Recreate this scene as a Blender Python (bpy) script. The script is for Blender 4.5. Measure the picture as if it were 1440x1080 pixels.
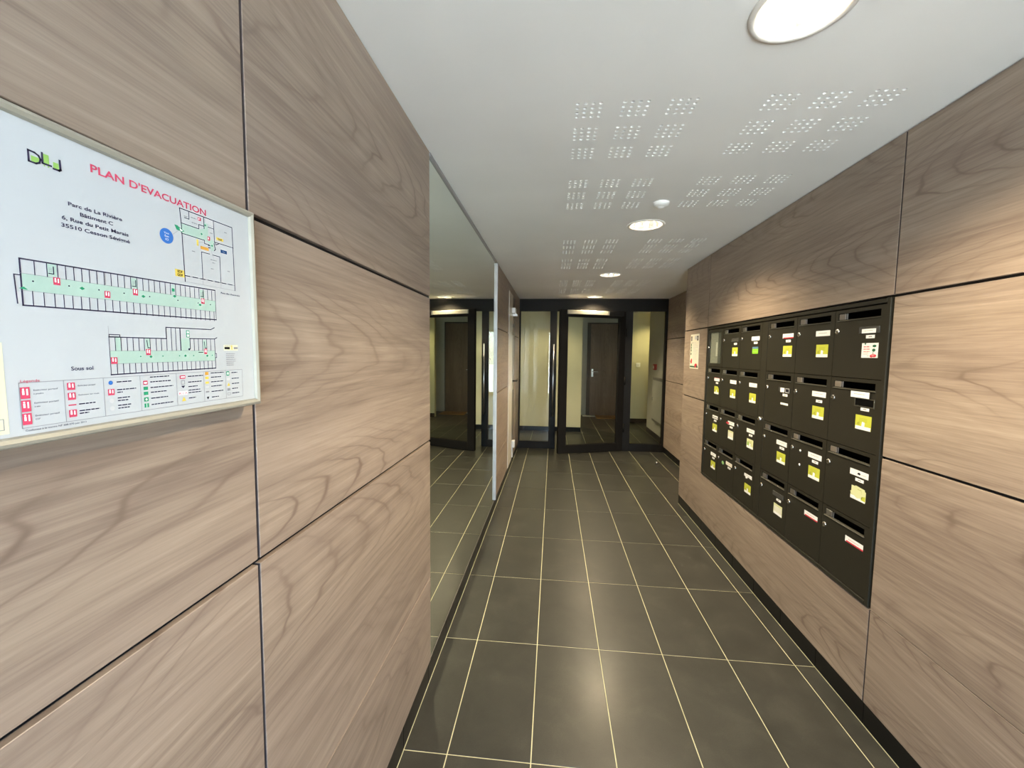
import bpy, bmesh, math, random
from mathutils import Vector, Matrix

for o in list(bpy.data.objects):
    bpy.data.objects.remove(o)
S = bpy.context.scene
COL = S.collection

# ------------------------------------------------------------------ camera
cam_d = bpy.data.cameras.new('camera')
cam = bpy.data.objects.new('camera', cam_d)
COL.objects.link(cam)
PITCH, YAW, ROLL = -0.0740609, 0.0978181, -0.0120069
Rz = Matrix.Rotation(YAW, 3, 'Z'); Rx = Matrix.Rotation(PITCH, 3, 'X'); Ry = Matrix.Rotation(ROLL, 3, 'Y')
R = Rz @ Rx @ Ry
m = Matrix.Identity(4)
for i in range(3):
    m[i][0] = R[i][0]; m[i][1] = R[i][2]; m[i][2] = -R[i][1]
m.translation = Vector((0.65136, -1.35948, 1.43506))
cam.matrix_world = m
cam_d.sensor_width = 36.0
cam_d.lens = 584.79 / 1440 * 36
cam_d.clip_start = 0.02
S.camera = cam

# ------------------------------------------------------------------ world, exposure
W = bpy.data.worlds.new('sky'); S.world = W
W.use_nodes = True
wn = W.node_tree.nodes; wl = W.node_tree.links
bg = wn['Background']
sky = wn.new('ShaderNodeTexSky')
sky.sky_type = 'HOSEK_WILKIE'
sky.turbidity = 6.0
sky.ground_albedo = 0.4
sky.sun_direction = Vector((-0.5, 0.6, 0.75)).normalized()
wl.new(sky.outputs[0], bg.inputs[0])
SKY_STRENGTH = 88.0
bg.inputs[1].default_value = SKY_STRENGTH
S.view_settings.view_transform = 'Standard'
S.view_settings.look = 'None'
S.view_settings.gamma = 1.0
S.view_settings.use_curve_mapping = False
S.view_settings.exposure = 0.0
S.cycles.caustics_reflective = True
S.cycles.blur_glossy = 0.3
S.cycles.caustics_refractive = False
S.cycles.sample_clamp_indirect = 40.0
S.cycles.max_bounces = 10
S.cycles.diffuse_bounces = 6
S.cycles.glossy_bounces = 5
S.cycles.use_guiding = True

# the daylight comes in by the glazed street entrance behind the camera
portal = bpy.data.lights.new('entrance_portal', 'AREA')
portal.shape = 'RECTANGLE'; portal.size = 1.40; portal.size_y = 2.2
portal.cycles.is_portal = True
po = bpy.data.objects.new('entrance_portal', portal); COL.objects.link(po)
ENT_Y = -2.75
po.location = (1.18, ENT_Y - 0.06, 1.1)
po.rotation_euler = (math.radians(90), 0, 0)
sun_d = bpy.data.lights.new('sun', 'SUN'); sun_d.energy = 222.0; sun_d.angle = 0.01; sun_d.color = (0.88, 0.94, 1.0)
sun = bpy.data.objects.new('sun', sun_d); COL.objects.link(sun)
sun.rotation_euler = Vector((-0.45, 0.45, 0.77)).to_track_quat('Z', 'Y').to_euler()
LAMP_W = 160.0
LAMP_COL = (1.0, 0.82, 0.53)

# ------------------------------------------------------------------ materials
MATS = {}
def mat(name, col, rough=0.5, metal=0.0, spec=0.5, emit=None, estr=0.0):
    if name in MATS: return MATS[name]
    M = bpy.data.materials.new(name); M.use_nodes = True
    b = M.node_tree.nodes['Principled BSDF']
    b.inputs['Base Color'].default_value = (*col, 1)
    b.inputs['Roughness'].default_value = rough
    b.inputs['Metallic'].default_value = metal
    b.inputs['Specular IOR Level'].default_value = spec
    if emit:
        b.inputs['Emission Color'].default_value = (*emit, 1)
        b.inputs['Emission Strength'].default_value = estr
    MATS[name] = M
    return M

def nt(M): return M.node_tree.nodes, M.node_tree.links
def noise(n, l, vec, scale, detail=2.0, rough=0.5, dist=0.0):
    t = n.new('ShaderNodeTexNoise'); t.inputs['Scale'].default_value = scale
    t.inputs['Detail'].default_value = detail; t.inputs['Roughness'].default_value = rough
    t.inputs['Distortion'].default_value = dist
    if vec is not None: l.new(vec, t.inputs['Vector'])
    return t.outputs[0]
def math_(n, l, op, a, b=None, c=None):
    t = n.new('ShaderNodeMath'); t.operation = op
    for i, v in enumerate((a, b, c)):
        if v is None: continue
        if isinstance(v, (int, float)): t.inputs[i].default_value = v
        else: l.new(v, t.inputs[i])
    return t.outputs[0]
def vmath(n, l, op, a, b):
    t = n.new('ShaderNodeVectorMath'); t.operation = op
    for i, v in enumerate((a, b)):
        if isinstance(v, tuple): t.inputs[i].default_value = v
        else: l.new(v, t.inputs[i])
    return t.outputs[0]
def ramp(n, l, fac, stops, interp='LINEAR'):
    t = n.new('ShaderNodeValToRGB'); e = t.color_ramp.elements
    t.color_ramp.interpolation = interp
    while len(e) < len(stops): e.new(0.5)
    for i, (p, c) in enumerate(stops):
        e[i].position = p; e[i].color = (*c, 1) if len(c) == 3 else c
    l.new(fac, t.inputs[0])
    return t.outputs[0]
def mixc(n, l, fac, a, b, mode='MIX'):
    t = n.new('ShaderNodeMix'); t.data_type = 'RGBA'; t.blend_type = mode
    for s, v in ((t.inputs[0], fac), (t.inputs[6], a), (t.inputs[7], b)):
        if isinstance(v, (int, float)): s.default_value = v
        elif isinstance(v, tuple): s.default_value = (*v, 1)
        else: l.new(v, s)
    return t.outputs[2]
def bump(n, l, h, strength, dist, bsdf):
    t = n.new('ShaderNodeBump'); t.inputs['Strength'].default_value = strength
    t.inputs['Distance'].default_value = dist
    l.new(h, t.inputs['Height']); l.new(t.outputs[0], bsdf.inputs['Normal'])

def wood(name, tint=(1, 1, 1), rough=0.42, axis='Y'):
    M = mat(name, (0.3, 0.24, 0.19), rough, spec=0.45); n, l = nt(M)
    b = n['Principled BSDF']
    tc = n.new('ShaderNodeTexCoord'); oi = n.new('ShaderNodeObjectInfo')
    off = n.new('ShaderNodeCombineXYZ')
    l.new(math_(n, l, 'MULTIPLY', oi.outputs['Random'], 31.0), off.inputs[0])
    l.new(math_(n, l, 'MULTIPLY', oi.outputs['Random'], 173.0), off.inputs[1])
    l.new(math_(n, l, 'MULTIPLY', oi.outputs['Random'], 57.0), off.inputs[2])
    v = vmath(n, l, 'ADD', tc.outputs['Object'], off.outputs[0])
    def sc(y, zz): return vmath(n, l, 'MULTIPLY', v, (1.0, y, zz) if axis == 'Y' else (zz, 1.0, y))
    # cathedral figure: nested arcs along the grain, repeated across the sheet, wandering with slow noise
    sep = n.new('ShaderNodeSeparateXYZ'); l.new(v, sep.inputs[0])
    gy, gz = (sep.outputs[1], sep.outputs[2]) if axis == 'Y' else (sep.outputs[2], sep.outputs[0])
    slow = noise(n, l, sc(1.1, 1.6), 1.0, 1.0)
    slow2 = noise(n, l, sc(1.6, 6.5), 1.0, 3.0, 0.5)
    zw = math_(n, l, 'MULTIPLY_ADD', slow, 0.30, gz)
    q = math_(n, l, 'DIVIDE', math_(n, l, 'PINGPONG', zw, 0.19), 0.19)
    arc = math_(n, l, 'MULTIPLY', math_(n, l, 'MULTIPLY', q, q), 5.6)
    field = math_(n, l, 'ADD', math_(n, l, 'MULTIPLY_ADD', gy, 6.0, arc), math_(n, l, 'MULTIPLY', slow2, 3.4))
    wav = math_(n, l, 'SINE', math_(n, l, 'MULTIPLY', field, 6.2832))
    line = math_(n, l, 'POWER', math_(n, l, 'MULTIPLY_ADD', wav, 0.5, 0.5), 26.0)
    where = ramp(n, l, noise(n, l, sc(1.7, 7.0), 1.0, 2.0), [(0.40, (0.06, 0.06, 0.06)), (0.66, (1, 1, 1))])
    line = math_(n, l, 'MULTIPLY', line, where)
    line = math_(n, l, 'MULTIPLY', line, math_(n, l, 'SUBTRACT', 1.1, q))
    band = math_(n, l, 'MULTIPLY', math_(n, l, 'MULTIPLY_ADD', wav, 0.5, 0.5), math_(n, l, 'SUBTRACT', 1.1, q))
    broad = noise(n, l, sc(0.8, 7.0), 1.0, 4.0, 0.6, 0.2)
    fibre = noise(n, l, sc(5.0, 210.0), 1.0, 3.0, 0.65)
    fib2 = noise(n, l, sc(1.6, 55.0), 1.0, 5.0, 0.7, 0.1)
    tone = math_(n, l, 'MULTIPLY_ADD', broad, 0.36, -0.02)
    tone = math_(n, l, 'MULTIPLY_ADD', band, -0.045, tone)
    tone = math_(n, l, 'MULTIPLY_ADD', fib2, 0.52, tone)
    tone = math_(n, l, 'MULTIPLY_ADD', fibre, 0.22, tone)
    t = tint
    def c(r, g, bb): return (r * t[0], g * t[1], bb * t[2])
    col = ramp(n, l, tone, [(0.40, c(0.190, 0.143, 0.112)), (0.50, c(0.270, 0.209, 0.164)),
                            (0.58, c(0.325, 0.255, 0.200)), (0.70, c(0.430, 0.348, 0.276))])
    col = mixc(n, l, math_(n, l, 'MINIMUM', math_(n, l, 'MULTIPLY', line, 1.0), 0.9), col, c(0.150, 0.105, 0.080))
    # hue wander along the boards
    hue = noise(n, l, sc(0.6, 5.0), 1.7, 1.0)
    col = mixc(n, l, math_(n, l, 'MULTIPLY', hue, 0.35), col, c(0.31, 0.235, 0.205))
    l.new(col, b.inputs['Base Color'])
    bump(n, l, math_(n, l, 'MULTIPLY_ADD', fibre, 0.5, fib2), 0.08, 0.002, b)
    rr = math_(n, l, 'MULTIPLY_ADD', fib2, 0.14, rough - 0.07)
    l.new(rr, b.inputs['Roughness'])
    return M

WOOD = wood('walnut_laminate')
DOORWOOD = wood('brown_door_veneer', (0.62, 0.52, 0.42), 0.4, axis='Z')
EDGE = mat('panel_core', (0.075, 0.060, 0.060), 0.7, spec=0.2)
GAP = mat('dark_backing', (0.012, 0.010, 0.010), 0.8)

def tile_mat():
    M = mat('charcoal_porcelain', (0.05, 0.047, 0.04), 0.3, spec=0.30); n, l = nt(M)
    b = n['Principled BSDF']
    tc = n.new('ShaderNodeTexCoord'); oi = n.new('ShaderNodeObjectInfo')
    off = n.new('ShaderNodeCombineXYZ')
    l.new(math_(n, l, 'MULTIPLY', oi.outputs['Random'], 91.0), off.inputs[0])
    l.new(math_(n, l, 'MULTIPLY', oi.outputs['Random'], 37.0), off.inputs[1])
    v = vmath(n, l, 'ADD', tc.outputs['Object'], off.outputs[0])
    a = noise(n, l, v, 5.5, 5.0, 0.62, 0.4)
    f = noise(n, l, v, 240.0, 2.0)
    tone = math_(n, l, 'MULTIPLY_ADD', f, 0.25, math_(n, l, 'MULTIPLY', a, 0.8))
    tone = math_(n, l, 'MULTIPLY_ADD', oi.outputs['Random'], 0.10, tone)
    col = ramp(n, l, tone, [(0.35, (0.019, 0.0190, 0.0160)), (0.62, (0.031, 0.0305, 0.0255)), (0.85, (0.050, 0.0485, 0.0400))])
    l.new(col, b.inputs['Base Color'])
    l.new(math_(n, l, 'MULTIPLY_ADD', a, 0.18, 0.38), b.inputs['Roughness'])
    b.inputs['Coat Weight'].default_value = 0.32; b.inputs['Coat Roughness'].default_value = 0.26
    bump(n, l, f, 0.05, 0.001, b)
    return M
TILE = tile_mat()
def grout_mat():
    M = mat('sand_grout', (0.55, 0.50, 0.36), 0.85, spec=0.2); n, l = nt(M)
    tc = n.new('ShaderNodeTexCoord')
    a = noise(n, l, tc.outputs['Object'], 9.0, 4.0)
    col = ramp(n, l, a, [(0.3, (0.46, 0.44, 0.29)), (0.7, (0.62, 0.59, 0.40))])
    l.new(col, n['Principled BSDF'].inputs['Base Color'])
    return M
GROUT = grout_mat()
SKIRT = mat('black_skirting_tile', (0.006, 0.006, 0.006), 0.3, spec=0.25)
SKGAP = mat('grey_joint', (0.25, 0.24, 0.22), 0.8)

def plaster(name, col, scale=60, strength=0.1, rough=0.85):
    M = mat(name, col, rough, spec=0.25); n, l = nt(M)
    tc = n.new('ShaderNodeTexCoord')
    a = noise(n, l, tc.outputs['Object'], scale, 3.0)
    bg_ = noise(n, l, tc.outputs['Object'], 1.7, 3.0)
    c2 = tuple(x * 0.93 for x in col)
    l.new(ramp(n, l, bg_, [(0.3, c2), (0.7, col)]), n['Principled BSDF'].inputs['Base Color'])
    bump(n, l, a, strength, 0.002, n['Principled BSDF'])
    return M
CEIL = plaster('white_ceiling_paint', (0.84, 0.84, 0.83), 45, 0.05)
CREAM = plaster('cream_wallcovering', (0.68, 0.64, 0.44), 70, 0.35)
PALE = plaster('pale_grey_paint', (0.55, 0.55, 0.50), 60, 0.15)
ALU_DARK = mat('dark_bronze_aluminium', (0.014, 0.0125, 0.011), 0.5, 0.0, 0.10)
STEEL = mat('brushed_steel', (0.72, 0.72, 0.73), 0.28, 1.0)
CHROME = mat('chrome', (0.86, 0.86, 0.86), 0.12, 1.0)
ALU = mat('satin_aluminium', (0.34, 0.335, 0.34), 0.45, 0.1)
FRAME_BEIGE = mat('champagne_aluminium', (0.34, 0.32, 0.265), 0.45, 0.1)
BLACK = mat('black_plastic', (0.01, 0.01, 0.01), 0.45)
WHITE = mat('white_plastic', (0.80, 0.80, 0.78), 0.35)
PAPER = mat('white_paper', (0.80, 0.81, 0.80), 0.6)
def mirror_mat():
    M = bpy.data.materials.new('silvered_glass'); M.use_nodes = True; n, l = nt(M)
    b = n['Principled BSDF']
    b.inputs['Base Color'].default_value = (0.80, 0.86, 0.79, 1)
    b.inputs['Metallic'].default_value = 1.0; b.inputs['Roughness'].default_value = 0.012
    return M
MIRROR = mirror_mat()
def glass_mat(name, tint, ior=1.5):
    M = bpy.data.materials.new(name); M.use_nodes = True; n, l = nt(M)
    n.remove(n['Principled BSDF'])
    tr = n.new('ShaderNodeBsdfTransparent'); tr.inputs[0].default_value = (*tint, 1)
    gl = n.new('ShaderNodeBsdfGlossy'); gl.inputs['Roughness'].default_value = 0.01
    fr = n.new('ShaderNodeFresnel'); fr.inputs[0].default_value = ior
    mx = n.new('ShaderNodeMixShader')
    # same reflectance on both faces of the thin pane (no total internal reflection)
    ge = n.new('ShaderNodeNewGeometry')
    l.new(math_(n, l, 'MULTIPLY_ADD', ge.outputs['Backfacing'], 1.0 / ior - ior, ior), fr.inputs[0])
    l.new(fr.outputs[0], mx.inputs[0])
    l.new(tr.outputs[0], mx.inputs[1]); l.new(gl.outputs[0], mx.inputs[2])
    l.new(mx.outputs[0], n['Material Output'].inputs[0])
    return M
GLASS = glass_mat('clear_glass', (0.94, 0.95, 0.92))

# ------------------------------------------------------------------ mesh helpers
def finish(me, mats, smooth=False):
    if not isinstance(mats, (list, tuple)): mats = [mats]
    for x in mats: me.materials.append(x)
    if smooth:
        for p in me.polygons: p.use_smooth = True
    return me
def add(name, me, parent=None, loc=(0, 0, 0), rot=None):
    o = bpy.data.objects.new(name, me); COL.objects.link(o)
    if parent is not None: o.parent = parent
    o.location = loc
    if rot: o.rotation_euler = rot
    return o
def empty(name, loc, rot=None):
    o = bpy.data.objects.new(name, None); COL.objects.link(o); o.location = loc
    o.empty_display_size = 0.1
    if rot: o.rotation_euler = rot
    return o
def tag(o, label=None, cat=None, group=None, kind=None):
    if label: o['label'] = label
    if cat: o['category'] = cat
    if group: o['group'] = group
    if kind: o['kind'] = kind
    return o
def bm_box(bm, lo, hi, mi=0, bev=0.0):
    x0, y0, z0 = lo; x1, y1, z1 = hi
    vs = [bm.verts.new(p) for p in ((x0,y0,z0),(x1,y0,z0),(x1,y1,z0),(x0,y1,z0),(x0,y0,z1),(x1,y0,z1),(x1,y1,z1),(x0,y1,z1))]
    fs = []
    for q in ((0,3,2,1),(4,5,6,7),(0,1,5,4),(1,2,6,5),(2,3,7,6),(3,0,4,7)):
        f = bm.faces.new([vs[i] for i in q]); f.material_index = mi; fs.append(f)
    if bev > 0:
        es = set(e for f in fs for e in f.edges)
        r = bmesh.ops.bevel(bm, geom=list(es), offset=bev, segments=1, affect='EDGES', profile=0.5)
        for f in r['faces']: f.material_index = mi
def to_mesh(bm, name, mats, smooth=False):
    me = bpy.data.meshes.new(name); bm.normal_update(); bm.to_mesh(me); bm.free()
    return finish(me, mats, smooth)
def box(name, lo, hi, mats, parent=None, bev=0.0, base=(0, 0, 0)):
    """box given in the frame of `base` (the parent's world position); origin at the box centre"""
    c = [(a + b) / 2 for a, b in zip(lo, hi)]
    bm = bmesh.new()
    bm_box(bm, [a - k for a, k in zip(lo, c)], [b - k for b, k in zip(hi, c)], 0, bev)
    return add(name, to_mesh(bm, name, mats), parent, [k - q for k, q in zip(c, base)])
def lathe(bm, prof, seg=32, mi=0, axis='Z', c=(0, 0, 0), flip=False):
    rings = []
    for r, h in prof:
        ring = []
        for i in range(seg):
            a = 2 * math.pi * i / seg
            p = (r * math.cos(a), r * math.sin(a), h)
            if axis == 'X': p = (h, p[0], p[1])
            if axis == 'Y': p = (p[1], h, p[0])
            ring.append(bm.verts.new((p[0] + c[0], p[1] + c[1], p[2] + c[2])))
        rings.append(ring)
    for a, b in zip(rings[:-1], rings[1:]):
        for i in range(seg):
            j = (i + 1) % seg
            q = [a[i], a[j], b[j], b[i]]
            if flip: q.reverse()
            f = bm.faces.new(q); f.material_index = mi; f.smooth = True
def cap(bm, r, h, seg=32, mi=0, axis='Z', c=(0, 0, 0)):
    vs = []
    for i in range(seg):
        a = 2 * math.pi * i / seg
        p = (r * math.cos(a), r * math.sin(a), h)
        if axis == 'X': p = (h, p[0], p[1])
        if axis == 'Y': p = (p[1], h, p[0])
        vs.append(bm.verts.new((p[0] + c[0], p[1] + c[1], p[2] + c[2])))
    f = bm.faces.new(vs); f.material_index = mi
def tube(bm, a, b, r, seg=12, mi=0):
    a = Vector(a); b = Vector(b); d = (b - a).normalized()
    u = d.orthogonal().normalized(); w = d.cross(u)
    r1, r2 = [], []
    for i in range(seg):
        t = 2 * math.pi * i / seg; k = u * math.cos(t) * r + w * math.sin(t) * r
        r1.append(bm.verts.new(a + k)); r2.append(bm.verts.new(b + k))
    for i in range(seg):
        j = (i + 1) % seg
        f = bm.faces.new((r1[i], r1[j], r2[j], r2[i])); f.smooth = True; f.material_index = mi
    f = bm.faces.new(r1[::-1]); f.material_index = mi
    f = bm.faces.new(r2); f.material_index = mi

# flat printing: polygons in sheet millimetres (u to the reader's right, v up), several inks in one mesh
class Ink:
    def __init__(self): self.p = []; self.t = 0
    def poly(self, pts, m, lay=1): self.p.append((pts, m, lay))
    def rect(self, u0, v0, u1, v1, m, lay=1): self.poly([(u0, v0), (u1, v0), (u1, v1), (u0, v1)], m, lay)
    def line(self, a, b, w, m, lay=2):
        dx, dy = b[0] - a[0], b[1] - a[1]; L = math.hypot(dx, dy) or 1
        w *= 1.25
        nx, ny = -dy / L * w / 2, dx / L * w / 2; ex, ey = dx / L * w / 2, dy / L * w / 2
        self.poly([(a[0]-ex+nx, a[1]-ey+ny), (a[0]-ex-nx, a[1]-ey-ny), (b[0]+ex-nx, b[1]+ey-ny), (b[0]+ex+nx, b[1]+ey+ny)], m, lay)
    def path(self, pts, w, m, lay=2):
        for a, b in zip(pts[:-1], pts[1:]): self.line(a, b, w, m, lay)
    def disc(self, u, v, r, m, lay=1, seg=20, rv=None):
        self.poly([(u + r * math.cos(2*math.pi*i/seg), v + (rv or r) * math.sin(2*math.pi*i/seg)) for i in range(seg)], m, lay)
    def frame(self, u0, v0, u1, v1, w, m, lay=2):
        self.path([(u0, v0), (u1, v0), (u1, v1), (u0, v1), (u0, v0)], w, m, lay)
    def dashes(self, u, v, width, h, m, lay=3, rnd=None):
        """print too small to read: word-length bars"""
        rnd = rnd or random; x = u
        while x < u + width:
            w = min(rnd.uniform(2.2, 5.0) * h, u + width - x)
            self.rect(x, v, x + w, v + h, m, lay); x += w + h * 0.55
    def text(self, s, u, v, h, m, lay=3, align='LEFT', sx=1.0, bold=0.0, width=None):
        cu = bpy.data.curves.new('t', 'FONT'); cu.body = s; cu.align_x = align; cu.size = 1.0
        cu.offset = bold; cu.resolution_u = 3; cu.fill_mode = 'FRONT'
        ob = bpy.data.objects.new('t', cu); COL.objects.link(ob)
        dg = bpy.context.evaluated_depsgraph_get(); dg.update()
        me = bpy.data.meshes.new_from_object(ob.evaluated_get(dg))
        k = h / 0.73
        xs = [q.co.x for q in me.vertices]
        if width and xs: sx = width / ((max(xs) - min(xs)) * k)
        for p in me.polygons:
            self.poly([(u + me.vertices[i].co.x * k * sx, v + me.vertices[i].co.y * k) for i in p.vertices], m, lay)
        bpy.data.objects.remove(ob); bpy.data.curves.remove(cu); bpy.data.meshes.remove(me)
    def mesh(self, name, side, scale=0.001, step=0.00012):
        """side +1: sheet faces +X (left wall), -1: faces -X (right wall)"""
        ms = []; V = []; F = []; I = []
        for pts, m, lay in self.p:
            if m not in ms: ms.append(m)
            b = len(V)
            for u, v in pts: V.append((side * lay * step, side * u * scale, v * scale))
            F.append(tuple(range(b, b + len(pts)))); I.append(ms.index(m))
        me = bpy.data.meshes.new(name); me.from_pydata(V, [], F)
        for x in ms: me.materials.append(x)
        me.polygons.foreach_set('material_index', I)
        bm = bmesh.new(); bm.from_mesh(me)
        for f in bm.faces:
            f.normal_update()
            if f.normal.x * side < 0: f.normal_flip()
        bm.to_mesh(me); bm.free()
        return me

def ink(name, col): return mat('ink_' + name, col, 0.55, spec=0.3)

# ------------------------------------------------------------------ the shell
XL, XR, XREC = 0.14, 1.887, 2.29
ZC = 2.242
Y0 = ENT_Y; YP = 4.88; YE = 2.735

# floor: grout bed with one object per tile
bm = bmesh.new()
bm_box(bm, (-0.9, Y0 - 0.3, -0.08), (3.4, 8.6, -0.0016))
floor = add('floor', to_mesh(bm, 'floor', GROUT)); tag(floor, 'dark grey tiled floor with sand coloured joints', kind='structure')
tile_cache = {}
def tile(x0, x1, y0, y1, e=(1, 1, 1, 1)):
    g = 0.0018
    x0 += g * e[0]; x1 -= g * e[1]; y0 += g * e[2]; y1 -= g * e[3]
    if x1 - x0 < 0.01 or y1 - y0 < 0.01: return
    k = (round(x1 - x0, 4), round(y1 - y0, 4))
    if k not in tile_cache:
        b = bmesh.new(); hx, hy = k[0] / 2, k[1] / 2; c = 0.0010
        lo = [b.verts.new(p) for p in ((-hx,-hy,-0.0015),(hx,-hy,-0.0015),(hx,hy,-0.0015),(-hx,hy,-0.0015))]
        hi = [b.verts.new(p) for p in ((-hx+c,-hy+c,0),(hx-c,-hy+c,0),(hx-c,hy-c,0),(-hx+c,hy-c,0))]
        b.faces.new(hi)
        for i in range(4): b.faces.new((lo[i], lo[(i+1)%4], hi[(i+1)%4], hi[i]))
        tile_cache[k] = to_mesh(b, 'floor_tile', TILE)
    add('floor_tile', tile_cache[k], floor, ((x0 + x1) / 2, (y0 + y1) / 2, 0))
r = -5
while r * 0.6 < 8.55:
    ya, yb = r * 0.6, r * 0.6 + 0.6
    ya = max(ya, Y0)
    if ya < 4.79:
        for c in range(0, 8):
            xa, xb = c * 0.3, c * 0.3 + 0.3
            a, b_ = max(xa, XL), min(xb, XR)
            if b_ - a > 0.01:
                if c == 6 and ya >= 2.39:
                    if ya < 2.7:
                        tile(a, b_, ya, YE, (1, 1, 1, 0)); tile(a, xb, YE, yb, (1, 1, 0, 1))
                    else: tile(a, xb, ya, yb)
                else: tile(a, b_, ya, yb)
            elif c == 7 and ya >= 2.39:
                tile(xa, XREC, max(ya, YE), yb)
    else:
        for c in range(-3, 11):
            tile(c * 0.3, c * 0.3 + 0.3, ya, yb)
    r += 1

# ceiling with the perforated fields, the lamp holes and a slab over it
LAMPS_Y = [-0.275, 1.37, 3.015, 4.655]; LAMP_X = 1.212
FIELD_Y = [0.065, 0.670, 1.710, 2.315, 3.355, 3.960]
FIELD_X = [0.715, 1.315]
bm = bmesh.new()
def cquad(x0, x1, y0, y1, z=ZC):
    bm.faces.new([bm.verts.new(p) for p in ((x0,y0,z),(x0,y1,z),(x1,y1,z),(x1,y0,z))])
def hole(cx, cy, half, r, seg, depth, capped):
    sq = []; ci = []; up = []
    for i in range(seg):
        a = 2 * math.pi * (i + 0.5) / seg
        ca, sa = math.cos(a), math.sin(a); k = half / max(abs(ca), abs(sa))
        sq.append(bm.verts.new((cx + ca * k, cy + sa * k, ZC)))
        ci.append(bm.verts.new((cx + ca * r, cy + sa * r, ZC)))
        up.append(bm.verts.new((cx + ca * r, cy + sa * r, ZC + depth)))
    cor = {}
    for i in range(seg):
        j = (i + 1) % seg
        ai = 2 * math.pi * (i + 0.5) / seg; aj = ai + 2 * math.pi / seg
        q = [sq[i], ci[i], ci[j], sq[j]]
        for kk in range(4):
            d = math.pi / 4 + kk * math.pi / 2
            if ai + 1e-6 < d < aj - 1e-6 or ai + 1e-6 < d + 2 * math.pi < aj - 1e-6:
                q.append(bm.verts.new((cx + half * math.copysign(1, math.cos(d)), cy + half * math.copysign(1, math.sin(d)), ZC)))
        bm.faces.new(q)
        bm.faces.new((ci[i], up[i], up[j], ci[j]))
    if capped: bm.faces.new(up[::-1])
CX0, CX1 = 0.0, 2.45
bands = [(y, y + 0.1) for f in FIELD_Y for y in (f - 0.0125, f + 0.1375, f + 0.2875)]
lb = [(y - 0.125, y + 0.125) for y in LAMPS_Y]
cuts = sorted([(a, b, 'h') for a, b in bands] + [(a, b, 'l') for a, b in lb])
y = Y0 - 0.05
for a, b, k in cuts:
    cquad(CX0, CX1, y, a)
    if k == 'l':
        cquad(CX0, LAMP_X - 0.125, a, b); cquad(LAMP_X + 0.125, CX1, a, b)
        hole(LAMP_X, (a + b) / 2, 0.125, 0.104, 40, 0.02, False)
    else:
        x = CX0
        for fx in FIELD_X:
            for g in range(3):
                xa = fx - 0.0125 + 0.15 * g
                cquad(x, xa, a, b); x = xa + 0.1
                for i in range(4):
                    for j in range(4):
                        hole(xa + 0.0125 + 0.025 * i, a + 0.0125 + 0.025 * j, 0.0125, 0.0062, 12, 0.0125, True)
        cquad(x, CX1, a, b)
    y = b
cquad(CX0, CX1, y, YP + 0.08)
bm_box(bm, (CX0, Y0 - 0.05, 2.42), (CX1, YP + 0.08, 2.50))  # unseen slab added above the ceiling to block sky light
bm_box(bm, (CX0, YP + 0.06, ZC), (CX1, YP + 0.10, 2.42))
bm_box(bm, (CX0 - 0.02, Y0 - 0.08, ZC), (CX1 + 0.02, Y0 - 0.05, 2.5))
ceiling = add('ceiling', to_mesh(bm, 'ceiling', CEIL)); tag(ceiling, 'white plaster ceiling with groups of small acoustic holes', kind='structure')

# walls: dark backing with wood panels as children
Z1, Z2, Z3 = 0.463, 1.062, 1.661
def panel(wall, side, x, y0, y1, z0, z1):
    """side +1 faces +X"""
    th = 0.012
    lo, hi = ((x - th, y0, z0), (x, y1, z1)) if side > 0 else ((x, y0, z0), (x + th, y1, z1))
    o = box('wood_panel', lo, hi, [WOOD, EDGE], wall, 0.0008)
    for p in o.data.polygons:
        if abs(p.normal.y) > 0.9: p.material_index = 1
    return o
def rows(wall, side, x, y0, y1, zs=((0.087, Z1 - 0.0015), (Z1 + 0.0015, Z2 - 0.005), (Z2 + 0.005, Z3 - 0.005), (Z3 + 0.005, ZC - 0.004))):
    for a, b in zs: panel(wall, side, x, y0, y1, a, b)
bm = bmesh.new()
bm_box(bm, (-0.02, Y0, 0), (XL - 0.013, YP + 0.06, 2.5))
wall_left = add('wall_left', to_mesh(bm, 'wall_left', GAP)); tag(wall_left, 'left corridor wall clad in walnut panels', kind='structure')
g = 0.0030
for a, b in ((Y0, -1.725), (-1.725, -0.695), (-0.695, 0.334)):
    rows(wall_left, 1, XL, a + g, b - (g if b < 0.3 else 0))
MIR0, MIR1 = 0.336, 2.335
rows(wall_left, 1, XL, 2.352, 3.392)
rows(wall_left, 1, XL, 4.160, YP - 0.002)
bm = bmesh.new()
BK0, BK1, BZ0, BZ1 = 0.311, 2.153, 0.466, 1.658
for lo, hi in (((Y0, 0), (BK0 - 0.003, 2.5)), ((BK1 + 0.003, 0), (YE - 0.001, 2.5)), ((BK0 - 0.003, 0), (BK1 + 0.003, BZ0 - 0.003)), ((BK0 - 0.003, BZ1 + 0.003), (BK1 + 0.003, 2.5))):
    bm_box(bm, (XR + 0.013, lo[0], lo[1]), (XREC + 0.10, hi[0], hi[1]))
bm_box(bm, (XR + 0.24, BK0 - 0.003, BZ0 - 0.003), (XREC + 0.10, BK1 + 0.003, BZ1 + 0.003))
bm_box(bm, (XREC + 0.013, YE - 0.001, 0), (XREC + 0.16, YP + 0.06, 2.5))
wall_right = add('wall_right', to_mesh(bm, 'wall_right', GAP)); tag(wall_right, 'right corridor wall clad in walnut panels', kind='structure')
for a, b in ((Y0, -0.72), (-0.72, 0.309)):
    rows(wall_right, -1, XR, a + g, b - g)
panel(wall_right, -1, XR, 0.309 + g, 2.155 - g, Z3 + 0.005, ZC - 0.004)
panel(wall_right, -1, XR, 2.155 + g, YE, Z3 + 0.005, ZC - 0.004)
panel(wall_right, -1, XR, 2.155 + g, YE, Z2 + 0.005, Z3 - 0.005)
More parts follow.
